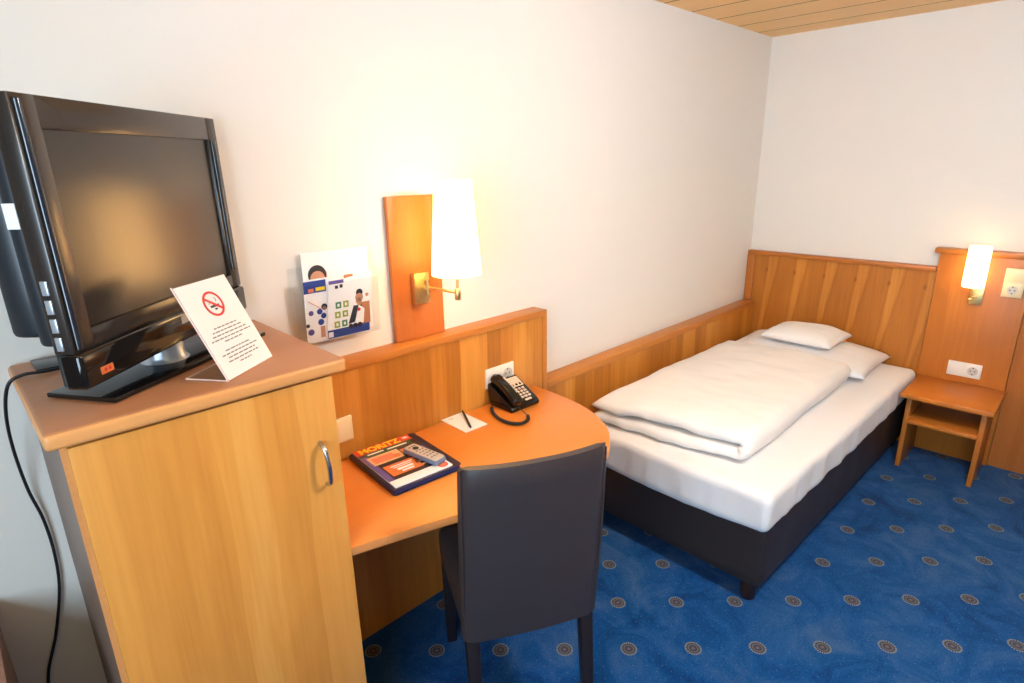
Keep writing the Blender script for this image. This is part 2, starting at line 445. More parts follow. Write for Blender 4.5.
# ---------------------------------------------------------------- wood panelling
PX0, PX1 = -3.372, -2.158
t = thing('wall_panel', 'tall cherry wood wall panel with striped veneer behind the desk', 'wall panel', ((PX0+PX1)/2, -.04, 0))
MB().box(PX0, PX1-.026, -.076, -.001, 0, 1.036).build('veneer_panel', M['panel'], t, smooth=False)
MB().box(PX0, PX1, -.082, -.001, 1.036, 1.063, bev=.002).build('top_cap', M['panel_trim'], t)
MB().box(PX1-.026, PX1, -.082, -.001, .0, 1.036, bev=.002).build('end_trim', M['panel_trim'], t)
t = thing('wall_panel', 'low wood wall panel running along the side of the bed', 'wall panel', (-1.09, -.04, 0))
MB().box(PX1+.001, -.052, -.074, -.001, 0, .70).build('veneer_panel', M['panel'], t, smooth=False)
MB().box(PX1+.001, -.052, -.082, -.001, .70, .733, bev=.003).build('top_cap', M['panel_trim'], t)

t = thing('headboard', 'wide wood headboard of knotty veneer at the head of the bed', 'headboard', (0, -.54, 0))
MB().box(-.034, -.001, -1.066, -.004, 0, 1.046).build('veneer_panel', M['headboard'], t, smooth=False)
MB().box(-.046, -.001, -1.066, -.002, 1.044, 1.071, bev=.003).build('top_cap', M['trim_y'], t)
MB().box(-.05, -.001, -.052, -.002, 0, 1.044, bev=.004).build('end_post', M['trim_y'], t)
t = thing('wall_panel', 'taller wood board above the nightstand carrying the small bedside lamp', 'wall panel', (0, -1.27, 0))
MB().box(-.055, -.001, -1.469, -1.070, 0, 1.150, bev=.003).build('veneer_panel', M['board'], t)
MB().box(-.068, -.001, -1.485, -1.046, 1.150, 1.178, bev=.003).build('top_cap', M['trim_y'], t)
tag(MB().box(-.035, -.001, -3.0, -1.4695, 0, 1.12, bev=.002).build('wall_panel', M['wainscot']), 'darker wood wall panel to the right of the nightstand at picture edge', 'wall panel')
tag(MB().box(-2.873, -2.662, -.0215, -.001, 1.0635, 1.563, bev=.002).build('lamp_board', M['lampboard']), 'upright orange wood board on the wall behind the desk lamp', 'board')

# ---------------------------------------------------------------- cabinet
t = thing('cabinet', 'tall light wood cabinet with curved chrome handle under the television', 'cabinet', (-3.62, -.26, 0))
cx0, cx1 = -3.880, -3.374
b = MB()
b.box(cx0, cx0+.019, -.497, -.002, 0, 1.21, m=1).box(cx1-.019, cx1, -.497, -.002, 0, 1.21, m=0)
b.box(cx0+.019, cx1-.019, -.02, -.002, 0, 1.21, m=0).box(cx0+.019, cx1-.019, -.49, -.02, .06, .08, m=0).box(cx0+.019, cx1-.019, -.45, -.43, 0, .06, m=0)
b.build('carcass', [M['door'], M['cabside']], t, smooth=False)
MB().box(cx0, cx0+.017, -.5, -.497, 0, 1.209).build('edge_strip', M['slab_edge'], t, smooth=False)
b = MB().box(-3.9, -3.339, -.53, -.002, 1.210, 1.243, bev=.010, seg=4)
b.bm.normal_update()
for f in b.bm.faces:
    if f.normal.z < .6: f.material_index = 1
b.build('cabinet_top', [M['slab'], M['slab_edge']], t)
d = MB().box(cx0+.010, cx1+.001, -.516, -.498, .05, 1.204, bev=.0015).build('door', M['door'], t)
hp = [(-3.421, -.514, 1.052), (-3.421, -.534, 1.044), (-3.419, -.543, 1.02), (-3.418, -.546, .997), (-3.417, -.543, .974), (-3.415, -.534, .950), (-3.415, -.514, .942)]
b = MB(); b.tube(hp, .0055, n=10, smooth_pts=5)
b.build('handle', M['chrome'], d)

# ---------------------------------------------------------------- desk
def arcpts():
    P = [(-3.373, -.085), (-3.373, -.514), (-3.24, -.551), (-3.096, -.594), (-2.95, -.645), (-2.82, -.685), (-2.70, -.708), (-2.60, -.704), (-2.51, -.675), (-2.437, -.628), (-2.375, -.575), (-2.325, -.505), (-2.284, -.42), (-2.260, -.33), (-2.248, -.235), (-2.243, -.15), (-2.243, -.085)]
    Q = [Vector((p[0], p[1], 0)) for p in P]; out = [P[0], P[1]]
    for i in range(1, len(Q)-2):
        p0 = Q[i-1] if i > 1 else Q[1]; p1, p2, p3 = Q[i], Q[i+1], Q[i+2]
        for k in range(1, 5):
            u = k/4
            v = .5*((2*p1)+(-p0+p2)*u+(2*p0-5*p1+4*p2-p3)*u*u+(-p0+3*p1-3*p2+p3)*u**3)
            out.append((v.x, v.y))
    out.append(P[-1])
    return out
t = thing('desk', 'orange wood writing desk with rounded right end between cabinet and bed', 'desk', (-2.8, -.3, 0))
b = MB().prism(arcpts(), .7135, .74, bev=.003, seg=2)
b.bm.normal_update()
for f in b.bm.faces:
    if abs(f.normal.z) < .5: f.material_index = 1
b.build('desktop', [M['desk'], M['desk_edge']], t)
MB().box(-3.3, -2.35, -.105, -.078, .64, .7135, bev=.002).build('support_rail', M['panel_trim'], t)

# ---------------------------------------------------------------- chair
CH = thing('chair', 'dark brown leather upholstered chair with black legs pulled up to the desk', 'chair', (-2.862, -.568, 0), -.481)
def chair_back():
    b = bmesh.new(); nx, nz = 16, 18; W = .203
    def P(i, k, side):
        u = -1+2*i/nx; v = k/nz
        z = .362+.578*v
        yb = -.2-.047*v-.004*math.sin(v*PI)
        bow = -.034*(1-u*u)*(.35+.65*v)
        w = W*(1.0+.012*math.sin(v*PI))
        th = .058-.016*v
        y = yb+bow+(th if side else 0)
        e = 1-abs(u); 
        if e < .13: y += (.012 if not side else -.012)*(1-e/.13)**2
        if v > .95: y += (.010 if not side else -.010)*((v-.95)/.05)**2
        z -= .006*v*max(0., -u)
        return (w*u, y, z)
    F = [[b.verts.new(P(i, k, 0)) for k in range(nz+1)] for i in range(nx+1)]
    R = [[b.verts.new(P(i, k, 1)) for k in range(nz+1)] for i in range(nx+1)]
    for i in range(nx):
        for k in range(nz):
            b.faces.new((F[i][k], F[i+1][k], F[i+1][k+1], F[i][k+1])); b.faces.new((R[i][k], R[i][k+1], R[i+1][k+1], R[i+1][k]))
    for k in range(nz):
        for i in (0, nx): b.faces.new((F[i][k], F[i][k+1], R[i][k+1], R[i][k]))
    for i in range(nx):
        for k in (0, nz): b.faces.new((F[i][k], F[i+1][k], R[i+1][k], R[i][k]))
    bmesh.ops.recalc_face_normals(b, faces=b.faces)
    return b
m_ = MB(); m_.merge(chair_back())
br = m_.build('backrest', M['leather'], CH, world=False, angle=60)
for sx in (-1, 1):
    sm = MB(); sm.tube([(sx*.1995, -.2+.012, .368), (sx*.2, -.222, .65), (sx*.1995, -.238, .934)], .0028, n=6, smooth_pts=6)
    sm.build('seam', M['leather'], br, world=False)
MB().soft(-.2, .2, -.150, .225, .362, .475, .022, n=(16, 16, 8), fn=lambda p, n: p+Vector((0, 0, .012*max(0, n.z)*max(0, 1-(p.x/.2)**2)))).build('seat', M['leather'], CH, world=False)
for sx in (-1, 1):
    for yy, dy in ((.195, .012), (-.172, -.045)):
        b = MB(); b.box(-.02, .02, -.02, .02, 0, .366, bev=.003)
        for v in b.bm.verts:
            q = 1-v.co.z/.366
            v.co.x = v.co.x*(1-.25*q)+sx*.176; v.co.y = v.co.y*(1-.25*q)+yy+dy*q
        b.build('leg', M['blackwood'], CH, world=False)

# ---------------------------------------------------------------- bed
BL, BR_ = (-2.0, -1.028, 0), -math.radians(1.2)
BED = thing('bed', 'single bed with dark leather box base and white fitted sheet', 'bed', BL, BR_)
def basefn(p, n):
    return p+n*(.0025*noise.noise(p*6))
MB().soft(0, 1.925, 0, .925, .08, .345, .016, n=(60, 30, 12), fn=basefn).build('base', M['bedleather'], BED, world=False)
for lx in (.04, 1.87):
    for ly in (.055, .87):
        MB().lathe([(.024, 0), (.027, .004), (.031, .06), (.032, .081)], (lx, ly, 0), n=20).build('leg', M['bedfoot'], BED, world=False)
def matfn(p, n):
    q = Vector(p)
    side = max(0., 1-abs(n.z))
    k = max(0., (.49-p.z)/.15)
    # vertical folds on the skirt, diagonal tension wrinkles at the corner
    w = noise.noise(Vector((p.x*9+p.y*9, p.z*3, 2.1)))*.006 + noise.noise(Vector((p.x*26+p.y*22, p.z*5+p.x*3, 7.7)))*.004
    q += n*w*side*(.5+1.1*k)
    q.z += .005*noise.noise(Vector((p.x*2.2, p.y*2.2, 0)))*max(0, n.z)
    q.z += .0035*noise.noise(Vector((p.x*7, p.y*5, 3.)))*max(0, n.z)
    if p.z < .40:                                   # wavy hem
        f = (.40-p.z)/.08
        hem = .014*noise.noise(Vector((p.x*2.6, p.y*2.6, 5.)))+.006*noise.noise(Vector((p.x*9, p.y*9, 1.)))
        if p.x < .1: hem -= .030*math.sin(max(0, min(1, (p.y-.03)/.85))*PI)*.8
        q.z += f*hem
    return q
MB().soft(-.014, 1.915, -.008, .932, .325, .488, .034, n=(120, 64, 12), fn=matfn).build('mattress', M['linen'], BED, world=False, angle=75)

# duvet: folded over lengthwise, fold on the open side of the bed
def duvet():
    x0, x1 = -1.955, -.60
    b = bmesh.new(); nx = 90; rings = []
    # centreline from the wall side on the bottom layer round the fold to the wall side on top
    cl = []
    ya, yb_ = -.165, -.825
    for k in range(26): cl.append((ya+(yb_-ya)*k/25, 0., 0., -1.))
    for k in range(1, 10):
        a = PI*k/10; cl.append((yb_-math.sin(a)*.9*.030, .030*(1-math.cos(a)), -math.sin(a), -math.cos(a)))
    for k in range(26): cl.append((yb_+(ya-yb_)*k/25, .060, 0., 1.))
    N = len(cl)
    def outline(x):
        t = (x-x0)/(x1-x0)
        endf = min(1, max(0., (x-x0)/.045)); endh = min(1, max(0., (x1-x)/.07))
        e = math.sqrt(max(0, 1-(1-endf)**2))*math.sqrt(max(0, 1-(1-endh)**2))
        thk = .004+.024*e
        outer, inner = [], []
        for i, (y, z, ny, nz) in enumerate(cl):
            u = i/(N-1)
            ed = min(1, min(u, 1-u)/.03); th = thk*math.sqrt(max(.02, 1-(1-ed)**2))
            top = u > .5
            wob = .012*noise.noise(Vector((x*2.2, y*2.6, 3. if top else 9.)))+.006*noise.noise(Vector((x*6., y*6., 1. if top else 4.)))+.0025*noise.noise(Vector((x*15., y*9., 8.)))
            yy = y+.02*noise.noise(Vector((x*2.1, 0, 1.7 if top else 6.)))*(1. if i > 20 else 1.)
            zz = .527+z+(wob if top else wob*.3)
            # top layer sags slowly from foot to head, wrinkled front lip at the foot
            if top: zz += .010*(1-t)-.006*t + .010*math.sin(PI*min(1, max(0, (u-.55)/.45)))
            lip = max(0., 1-(x-x0)/.16)
            if top: zz -= .010*lip*lip
            zz += lip*(.007*noise.noise(Vector((y*22, 1.2 if top else 4.8, x*6)))+.011*noise.noise(Vector((y*9, 2.2 if top else 8.8, x*3)))-(.006 if top else .0))
            xx = x + (.022*noise.noise(Vector((y*4.5, 1.1 if top else 5.5, 0)))+.010*noise.noise(Vector((y*14, 3.3 if top else 6.6, 0))) + (.012 if top else .002))*lip
            # the far corner near the pillow rounds off
            xx += .10*(1-t)*max(0., min(1., (-y-.165)/.67))
            outer.append((xx, yy+ny*th, zz+nz*th)); inner.append((xx, yy-ny*th, zz-nz*th*.93))
        return outer+inner[::-1]
    for i in range(nx+1):
        x = x0+(x1-x0)*(i/nx)
        if i < 8: x = x0+(x1-x0)*(8/nx)*(i/8)**1.5
        rings.append([b.verts.new(p) for p in outline(x)])
    n = len(rings[0])
    for a, d in zip(rings, rings[1:]):
        for k in range(n): b.faces.new((a[k], a[(k+1) % n], d[(k+1) % n], d[k]))
    for R in (rings[0], rings[-1]):
        h = n//2
        for k in range(h-1): b.faces.new((R[k], R[k+1], R[n-2-k], R[n-1-k]))
    bmesh.ops.recalc_face_normals(b, faces=b.faces)
    return b
m_ = MB(); m_.merge(duvet())
dv = m_.build('duvet', M['linen2'], angle=180)
tag(dv, 'white duvet folded over lengthwise lying on the bed', 'duvet')

def pillow(cx, cy, z0, lx, ly, h, seed, rz=0., sag=0.):
    b = bmesh.new(); n = 36
    T = {}; 
    def P(i, j, s):
        u = -1+2*i/n; v = -1+2*j/n
        ex = max(0., 1-abs(u)**2.6); ey = max(0., 1-abs(v)**2.6)
        hh = (ex*ey)**.42
        # sides pull in between the corners
        px = u*lx/2*(1-.05*(1-v*v)*abs(u)**3*0-.035*(1-abs(v)**2)); py = v*ly/2*(1-.035*(1-abs(u)**2))
        w = noise.noise(Vector((px*7, py*7, seed)))*.012*hh+noise.noise(Vector((px*18, py*18, seed+3)))*.004*hh
        z = (h*hh*.72+w if s else -h*hh*.28)+h*.28
        if sag: z += sag*(-u)*0
        c, sn = math.cos(rz), math.sin(rz)
        return (cx+px*c-py*sn, cy+px*sn+py*c, z0+z)
    top = [[b.verts.new(P(i, j, 1)) for j in range(n+1)] for i in range(n+1)]
    bot = [[top[i][j] if i in (0, n) or j in (0, n) else b.verts.new(P(i, j, 0)) for j in range(n+1)] for i in range(n+1)]
    for i in range(n):
        for j in range(n):
            b.faces.new((top[i][j], top[i+1][j], top[i+1][j+1], top[i][j+1]))
            q = (bot[i][j], bot[i][j+1], bot[i+1][j+1], bot[i+1][j])
            if len(set(q)) == 4 and not (set(q) == {top[i][j], top[i+1][j], top[i+1][j+1], top[i][j+1]}): b.faces.new(q)
    bmesh.ops.recalc_face_normals(b, faces=b.faces)
    return b
m_ = MB(); m_.merge(pillow(-.332, -.535, .494, .52, .80, .115, 2.))
tag(m_.build('pillow', M['linen'], angle=180), 'wide flat white pillow lying on the mattress at the headboard', 'pillow')
SP = thing('pillow', 'small white cushion lying on top of the wide flat pillow', 'pillow', (-.340, -.535, .613), -.03)
m_ = MB(); m_.merge(pillow(0, 0, 0, .36, .40, .085, 5.))
sp = m_.build('cushion', M['linen2'], SP, world=False, angle=180)
MB().lathe([(.007, 0), (.007, .0015)], (.11, .03, .078), n=14).build('emblem', M['ink'], SP, world=False)

# ---------------------------------------------------------------- nightstand
t = thing('nightstand', 'small wood nightstand with one open shelf beside the bed', 'nightstand', (-.25, -1.27, 0))
b = MB().box(-.452, -.0565, -1.478, -1.082, .427, .450, bev=.002); b.build('top', M['ns'], t)
MB().box(-.385, -.0565, -1.126, -1.104, 0, .427, bev=.0015).build('side_panel', M['ns_side'], t)
MB().box(-.385, -.0565, -1.450, -1.428, 0, .427, bev=.0015).build('side_panel', M['ns_side'], t)
MB().box(-.40, -.0565, -1.428, -1.126, .270, .290, bev=.0015).build('shelf', M['ns'], t)
MB().box(-.072, -.0565, -1.428, -1.126, .29, .427).build('back_panel', M['ns_side'], t, smooth=False)

# ---------------------------------------------------------------- electrical plates
def schuko(b, cx, cz, m0, m1, m2):
    """socket insert facing local -y, centred at cx,cz on plane y=0"""
    T = Matrix.Translation((cx, 0, cz)) @ Matrix.Rotation(PI/2, 4, 'X')
    b.lathe([(.0235, .009), (.0235, .0125), (.0205, .0125), (.0200, .0108), (.0001, .0108)], n=28, cap=False, m=m1, T=T)
    b.lathe([(.0034, .0108), (.0034, .0113), (.0001, .0113)], (.0095, 0, 0), n=10, cap=False, m=m2, T=T)
    b.lathe([(.0034, .0108), (.0034, .0113), (.0001, .0113)], (-.0095, 0, 0), n=10, cap=False, m=m2, T=T)
    b.box(-.003, .003, .0150, .0195, .0108, .0120, m=m2, T=T); b.box(-.003, .003, -.0195, -.0150, .0108, .0120, m=m2, T=T)
# desk double socket (wall faces -Y)
t = thing('wall_socket', 'white double wall socket behind the telephone on the panel', 'socket', (-2.442, -.0765, .843))
MB().box(-.077, .077, -.009, 0, -.0405, .0405, bev=.003).build('frame', M['white'], t, world=False)
b = MB(); b.box(.004, .072, -.0105, -.009, -.034, .034, bev=.001); schuko(b, .038, 0, 0, 1, 2)
b2 = b.build('socket_insert', [M['white'], M['hole'], M['inkdark']], t, world=False)
MB().box(-.072, -.004, -.0105, -.009, -.034, .034, bev=.001).build('blank_insert', M['white'], t, world=False)
tag(MB().box(-2.497, -2.464, -.115, -.0875, .822, .846, bev=.004).box(-2.489, -2.472, -.105, -.0875, .845, .858, bev=.003).build('plug', M['black']), 'black phone plug pushed into the left side of the desk socket', 'plug')
t = thing('wall_switch', 'cream blank wall plate above the desk beside the cabinet', 'switch', (-3.150, -.0765, .845))
MB().box(-.041, .041, -.010, 0, -.0425, .0425, bev=.004).build('frame', M['cream'], t, world=False)
MB().box(-.033, .033, -.0125, -.010, -.034, .034, bev=.002).build('cover', M['cream'], t, world=False)
# bedside plates (wall faces -X): local -y -> world -x : rz = -90deg
t = thing('wall_socket', 'white double wall socket just above the nightstand top', 'socket', (-.0555, -1.282, .5265), -PI/2)
MB().box(-.076, .076, -.009, 0, -.0405, .0405, bev=.003).build('frame', M['white'], t, world=False)
b = MB(); b.box(.004, .072, -.0105, -.009, -.034, .034, bev=.001); schuko(b, .038, 0, 0, 1, 2)
b.build('socket_insert', [M['white'], M['hole'], M['inkdark']], t, world=False)
MB().box(-.072, -.004, -.0115, -.009, -.034, .034, bev=.001).build('switch_rocker', M['white'], t, world=False)
t = thing('wall_switch', 'white upright switch and socket plate right of the small bedside lamp', 'switch', (-.0555, -1.405, 1.026), -PI/2)
MB().box(-.042, .042, -.009, 0, -.0745, .0745, bev=.003).build('frame', M['cream'], t, world=False)
b = MB(); b.box(-.034, .034, -.0105, -.009, -.070, -.004, bev=.001); schuko(b, 0, -.037, 0, 1, 2)
b.build('socket_insert', [M['cream'], M['hole'], M['inkdark']], t, world=False)
MB().box(-.032, .032, -.013, -.009, .006, .068, bev=.002).build('switch_rocker', M['cream'], t, world=False)

# ---------------------------------------------------------------- lamps
def point(name, loc, power, col, rad, parent):
    l = bpy.data.lights.new(name, 'POINT'); l.energy = power; l.color = col; l.shadow_soft_size = rad
    o = bpy.data.objects.new(name, l); C.objects.link(o); o.parent = parent
    o.location = ROOT[parent.name].inverted() @ Vector(loc)
WARM = (1., .70, .38)
LX, LY = -2.732, -.195
t = thing('wall_lamp', 'brass swing arm lamp with white conical shade above the desk', 'lamp', (-2.768, -.0215, 1.249))
MB().box(-2.800, -2.736, -.045, -.0215, 1.192, 1.302, bev=.003).build('wall_plate', M['brassplate'], t)
b = MB().lathe([(.006, -.026), (.006, .026)], (-2.752, -.056, 1.249), n=14)
b.box(-2.758, -2.746, -.056, -.045, 1.24, 1.258)
b.tube([(-2.752, -.056, 1.249), (LX-.004, LY+.01, 1.247)], .0048, n=10)
b.lathe([(.009, -.02), (.011, -.016), (.011, .016), (.009, .02)], (LX, LY, 1.242), n=18)
b.build('swing_arm', M['brass'], t)
MB().lathe([(.005, 0), (.005, .10), (.013, .10), (.013, .15)], (LX, LY, 1.26), n=14).build('stem', M['brass'], t)
MB().lathe([(.084, 1.310), (.061, 1.615), (.060, 1.615), (.083, 1.310)], (LX, LY, 0), n=56, cap=False).build('lamp_shade', M['shade'], t, angle=60)
MB().lathe([(.001, 0), (.012, .003), (.026, .04), (.022, .065), (.001, .075)], (LX, LY, 1.411), n=20).build('bulb', M['bulb'], t)
point('lamp_light', (LX, LY, 1.40), .8, WARM, .03, t)
SX, SY = -.135, -1.250
t = thing('wall_lamp', 'small brass bedside lamp with white cylinder shade on the tall board', 'lamp', (-.055, -1.262, .94))
MB().box(-.064, -.0555, -1.293, -1.238, .892, .985, bev=.002).build('wall_plate', M['brassplate'], t)
b = MB().tube([(-.064, -1.262, .935), (-.09, -1.258, .937), (SX, SY, .940)], .0045, n=10)
b.lathe([(.007, 0), (.011, .004), (.011, .01), (.004, .014)], (SX, SY, .925), n=14)
b.lathe([(.004, .93), (.004, 1.03), (.012, 1.03), (.012, 1.06)], (SX, SY, 0), n=14)
b.build('arm', M['brass'], t)
MB().lathe([(.047, .998), (.0485, 1.000), (.0485, 1.210), (.047, 1.210)], (SX, SY, 0), n=44, cap=False).build('lamp_shade', M['shade2'], t, angle=60)
MB().lathe([(.001, 0), (.012, .003), (.022, .03), (.018, .055), (.001, .065)], (SX, SY, 1.061), n=20).build('bulb', M['bulb'], t)
point('lamp_light', (SX, SY, 1.08), 1.5, WARM, .02, t)

# ---------------------------------------------------------------- television
TVYAW = .76
TV = thing('television', 'black flat screen television on its stand on the cabinet top', 'television', (-3.598, -.262, 1.243), TVYAW)
lean = Matrix.Translation((0, 0, .068)) @ Matrix.Rotation(math.radians(-.6), 4, 'X') @ Matrix.Translation((0, 0, -.068))
X0, X1, Z0, Z1 = -.312, .303, .046, .541
sx0, sx1, sz0, sz1 = -.257, .259, .148, .488
b = MB()  # front frame as four mitred boards
b.box(X0, sx0, 0, .035, .112, Z1, bev=.003, T=lean).box(sx1, X1, 0, .035, .112, Z1, bev=.003, T=lean)
b.box(sx0-.004, sx1+.004, 0, .035, sz1, Z1, bev=.003, T=lean).box(sx0-.004, sx1+.004, 0, .035, .112, sz0, bev=.003, T=lean)
b.build('bezel', M['tvbezel'], TV, world=False)
MB().box(sx0-.006, sx1+.006, .007, .012, sz0-.006, sz1+.006, T=lean).build('screen', M['tvscreen'], TV, world=False, smooth=False)
b = MB()
b.box(X0+.002, X1-.002, .012, .036, Z0+.004, Z1-.002, bev=.004, T=lean)
b.box(-.300, .262, .034, .070, .122, .51, bev=.010, T=lean)
b.box(-.296, .20, .064, .120, .138, .46, bev=.012, T=lean)
b.box(-.26, .14, .11, .145, .15, .38, bev=.01, T=lean)
b.build('back_housing', M['tvshell'], TV, world=False)
pts = []
b = MB().box(X0-.003, X1-.008, -.012, .03, Z0, .113, bev=.008, seg=3, T=lean)
bar = b.build('bottom_bar', M['tvblack'], TV, world=False)
MB().box(-.275, -.243, -.0128, -.012, .062, .076, T=lean).build('sticker', M['orange'], bar, world=False, smooth=False)
MB().box(-.267, -.261, -.0134, -.0128, .066, .072, T=lean).box(-.256, -.250, -.0134, -.0128, .066, .072, T=lean).build('sticker_print', M['red'], bar, world=False, smooth=False)
MB().box(-.010, .022, -.0128, -.012, .086, .106, T=lean).build('energy_label', M['silver'], bar, world=False, smooth=False)
for xa, xb in ((X0+.006, X0+.024), (sx1+.004, sx1+.026)):
    b = MB()
    b.box(xa, xb, -.0015, .002, sz0+.012 if xa > 0 else .118, sz1 if xa > 0 else Z1-.008, m=0, T=lean)
    b.lathe([(.0062, sz0+.015 if xa > 0 else .12), (.0062, sz1-.003 if xa > 0 else Z1-.01)], ((xa+xb)/2, -.001, 0), n=14, m=1, T=lean)
    b.build('speaker_strip', [M['black'], M['tvrod']], TV, world=False)
for k in range(4):
    z = .120+.033*k
    MB().box(X0-.0025, X0+.004, .014, .026, z, z+.025, bev=.0012, T=lean).build('button', M['silver'], TV, world=False)
MB().box(-.3012, -.2998, .044, .066, .330, .372, T=lean).build('rating_label', M['paper'], TV, world=False, smooth=False)
TB = Matrix.Rotation(.567-TVYAW, 4, 'Z')
rot0 = Matrix.Rotation(-TVYAW, 4, 'Z')
bc = rot0 @ Vector((-3.629+3.598, -.268+.262, 0))
Tb = Matrix.Translation(bc) @ TB
MB().prism([(-.228, -.08), (.228, -.08), (.228, .08), (-.228, .08)], .0015, .012, bev=.002, T=Tb).build('stand_base', M['tvblack'], TV, world=False)
b = MB()
b.lathe([(.050, .012), (.046, .016), (.042, .022), (.041, .075)], (-.03, .030, 0), n=32)
b.box(-.06, .0, .024, .034, .07, .15)
b.build('neck', M['silver'], TV, world=False)

# grommet and cords behind the television
tag(MB().box(-3.858, -3.800, -.118, -.016, 1.2435, 1.249, bev=.002).build('cable_grommet', M['black']), 'black cable outlet cover at the back corner of the cabinet top', 'cable outlet')
cp = [(-3.70, -.10, 1.300), (-3.76, -.12, 1.262), (-3.80, -.135, 1.250), (-3.845, -.142, 1.249), (-3.885, -.14, 1.25), (-3.911, -.135, 1.232), (-3.926, -.10, 1.16), (-3.930, -.05, 1.06), (-3.925, -.02, .943), (-3.913, -.012, .85), (-3.911, -.01, .75), (-3.921, -.01, .65), (-3.952, -.01, .53), (-3.99, -.01, .42), (-4.0, -.012, .30), (-3.99, -.012, .12), (-3.97, -.02, .02)]
tag(MB().tube(cp, .0036, n=8, smooth_pts=8).build('power_cord', M['rubber']), 'black power cord hanging down the wall left of the cabinet', 'cord')

# ---------------------------------------------------------------- no smoking sign
sg = math.atan2(.095, .132)
S0 = Vector((-3.5205, -.4445, 1.2435))
SG = thing('table_sign', 'clear stand holding a white no smoking notice in front of the television', 'sign', S0, sg)
tilt = Matrix.Rotation(math.radians(-25.5), 4, 'X')       # leans back: top towards +y
hw, hl = .081, .215
b = MB().box(-hw, hw, -.0012, .0012, 0, hl, T=tilt)
b.box(-hw, hw, .0, .098, .0, .0025)
st = b.build('acrylic_stand', M['acrylic'], SG, world=False, smooth=False)
b = MB().box(-hw-.0012, -hw, -.0015, .0015, 0, hl, T=tilt).box(-hw-.0012, -hw, 0, .098, 0, .0026).box(-hw, hw, .0965, .098, 0, .0027)
b.build('polished_edge', M['edge'], st, world=False, smooth=False)
pc = MB().box(-hw+.001, hw-.001, -.0022, -.0014, .001, hl-.003, T=tilt).build('notice', M['paper'], SG, world=False, smooth=False)
def ring_flat(b, cx, cz, ro, ri, y0, y1, T, m=0, n=36):
    bb = bmesh.new(); V = []
    for k in range(n):
        a = 2*PI*k/n
        V.append([bb.verts.new((cx+r*math.cos(a), y, cz+r*math.sin(a))) for r in (ro, ri) for y in (y0, y1)])
    for k in range(n):
        A, D = V[k], V[(k+1) % n]
        bb.faces.new((A[0], D[0], D[2], A[2])); bb.faces.new((A[1], A[3], D[3], D[1])); bb.faces.new((A[0], A[1], D[1], D[0])); bb.faces.new((A[2], D[2], D[3], A[3]))
    bmesh.ops.recalc_face_normals(bb, faces=bb.faces); b.merge(bb, m, T)
b = MB(); cz = .158
ring_flat(b, .0, cz, .0285, .0235, -.0030, -.0022, tilt)
b.box(-.025, .025, -.0030, -.0022, -.0028, .0028, T=tilt @ Matrix.Translation((0, 0, cz)) @ Matrix.Rotation(math.radians(38), 4, 'Y'))
b.box(-.013, .008, -.0027, -.0022, cz-.0075, cz-.0025, m=1, T=tilt).box(.009, .014, -.0027, -.0022, cz-.0075, cz-.0025, m=1, T=tilt)
b.box(-.004, .004, -.0027, -.0022, cz-.014, cz-.010, m=1, T=tilt)
b.tube([(-.014, -.0024, cz+.001), (-.010, -.0024, cz+.006), (-.013, -.0024, cz+.011)], .0009, n=6, m=2, T=tilt)
b.tube([(.010, -.0024, cz+.003), (.013, -.0024, cz+.008), (.009, -.0024, cz+.013)], .0009, n=6, m=2, T=tilt)
b.build('no_smoking_symbol', [M['red'], M['inkdark'], M['ink']], pc, world=False, smooth=False)
b = MB(); rr = random.Random(3)
for z, w in ((.108, .040), (.100, .050), (.092, .056), (.084, .066), (.076, .030), (.058, .044), (.050, .060), (.042, .046), (.034, .052), (.026, .020)):
    x = -w
    while x < w-.004:
        l = rr.uniform(.006, .016); l = min(l, w-x)
        b.box(x, x+l, -.0025, -.0022, z-.0014, z+.0014, T=tilt); x += l+.0028
b.build('notice_print', M['ink'], pc, world=False, smooth=False)

# ---------------------------------------------------------------- brochure holder on the wall
HT = thing('brochure_holder', 'clear acrylic leaflet holder fixed to the wall above the cabinet', 'leaflet holder', (-3.09, -.002, 1.14))
b = MB()
b.box(-3.226, -2.954, -.0035, -.0001, 1.150, 1.372)
b.box(-3.214, -2.957, -.056, -.0035, 1.1395, 1.142)
fr = Matrix.Translation((0, -.054, 1.14)) @ Matrix.Rotation(math.radians(6), 4, 'X') @ Matrix.Translation((0, .054, -1.14))
b.box(-3.210, -2.960, -.057, -.0548, 1.14, 1.325, T=fr)
b.box(-3.216, -3.2138, -.058, -.0035, 1.14, 1.30).box(-2.957, -2.955, -.058, -.0035, 1.14, 1.30)
b.build('holder_body', M['acrylic'], HT, smooth=False)
b = MB().box(-3.186, -2.960, -.020, -.018, 1.144, 1.415)
b.box(-3.168, -3.108, -.0206, -.020, 1.322, 1.352, m=1)
T_ = Matrix.Translation((-3.140, -.0206, 1.345)) @ Matrix.Rotation(PI/2, 4, 'X')
b.lathe([(.030, 0), (.030, .0006)], n=24, m=2, T=T_)
b.lathe([(.024, 0.0006), (.024, .0010)], (0, -.012, 0), n=24, m=1, T=T_)
b.box(-3.052, -3.02, -.0206, -.020, 1.320, 1.332, m=3)
tag(b.build('leaflet', [M['paper'], M['skin'], M['inkdark'], M['woodprint']]), 'white leaflet with dark hair printed, tallest at back of wall holder', 'leaflet')
lt = Matrix.Translation((0, -.046, 1.143)) @ Matrix.Rotation(math.radians(4.5), 4, 'X') @ Matrix.Translation((0, .046, -1.143))
b = MB().box(-3.208, -3.104, -.047, -.0455, 1.143, 1.342, T=lt)
b.box(-3.208, -3.136, -.0476, -.047, 1.300, 1.337, m=1, T=lt)
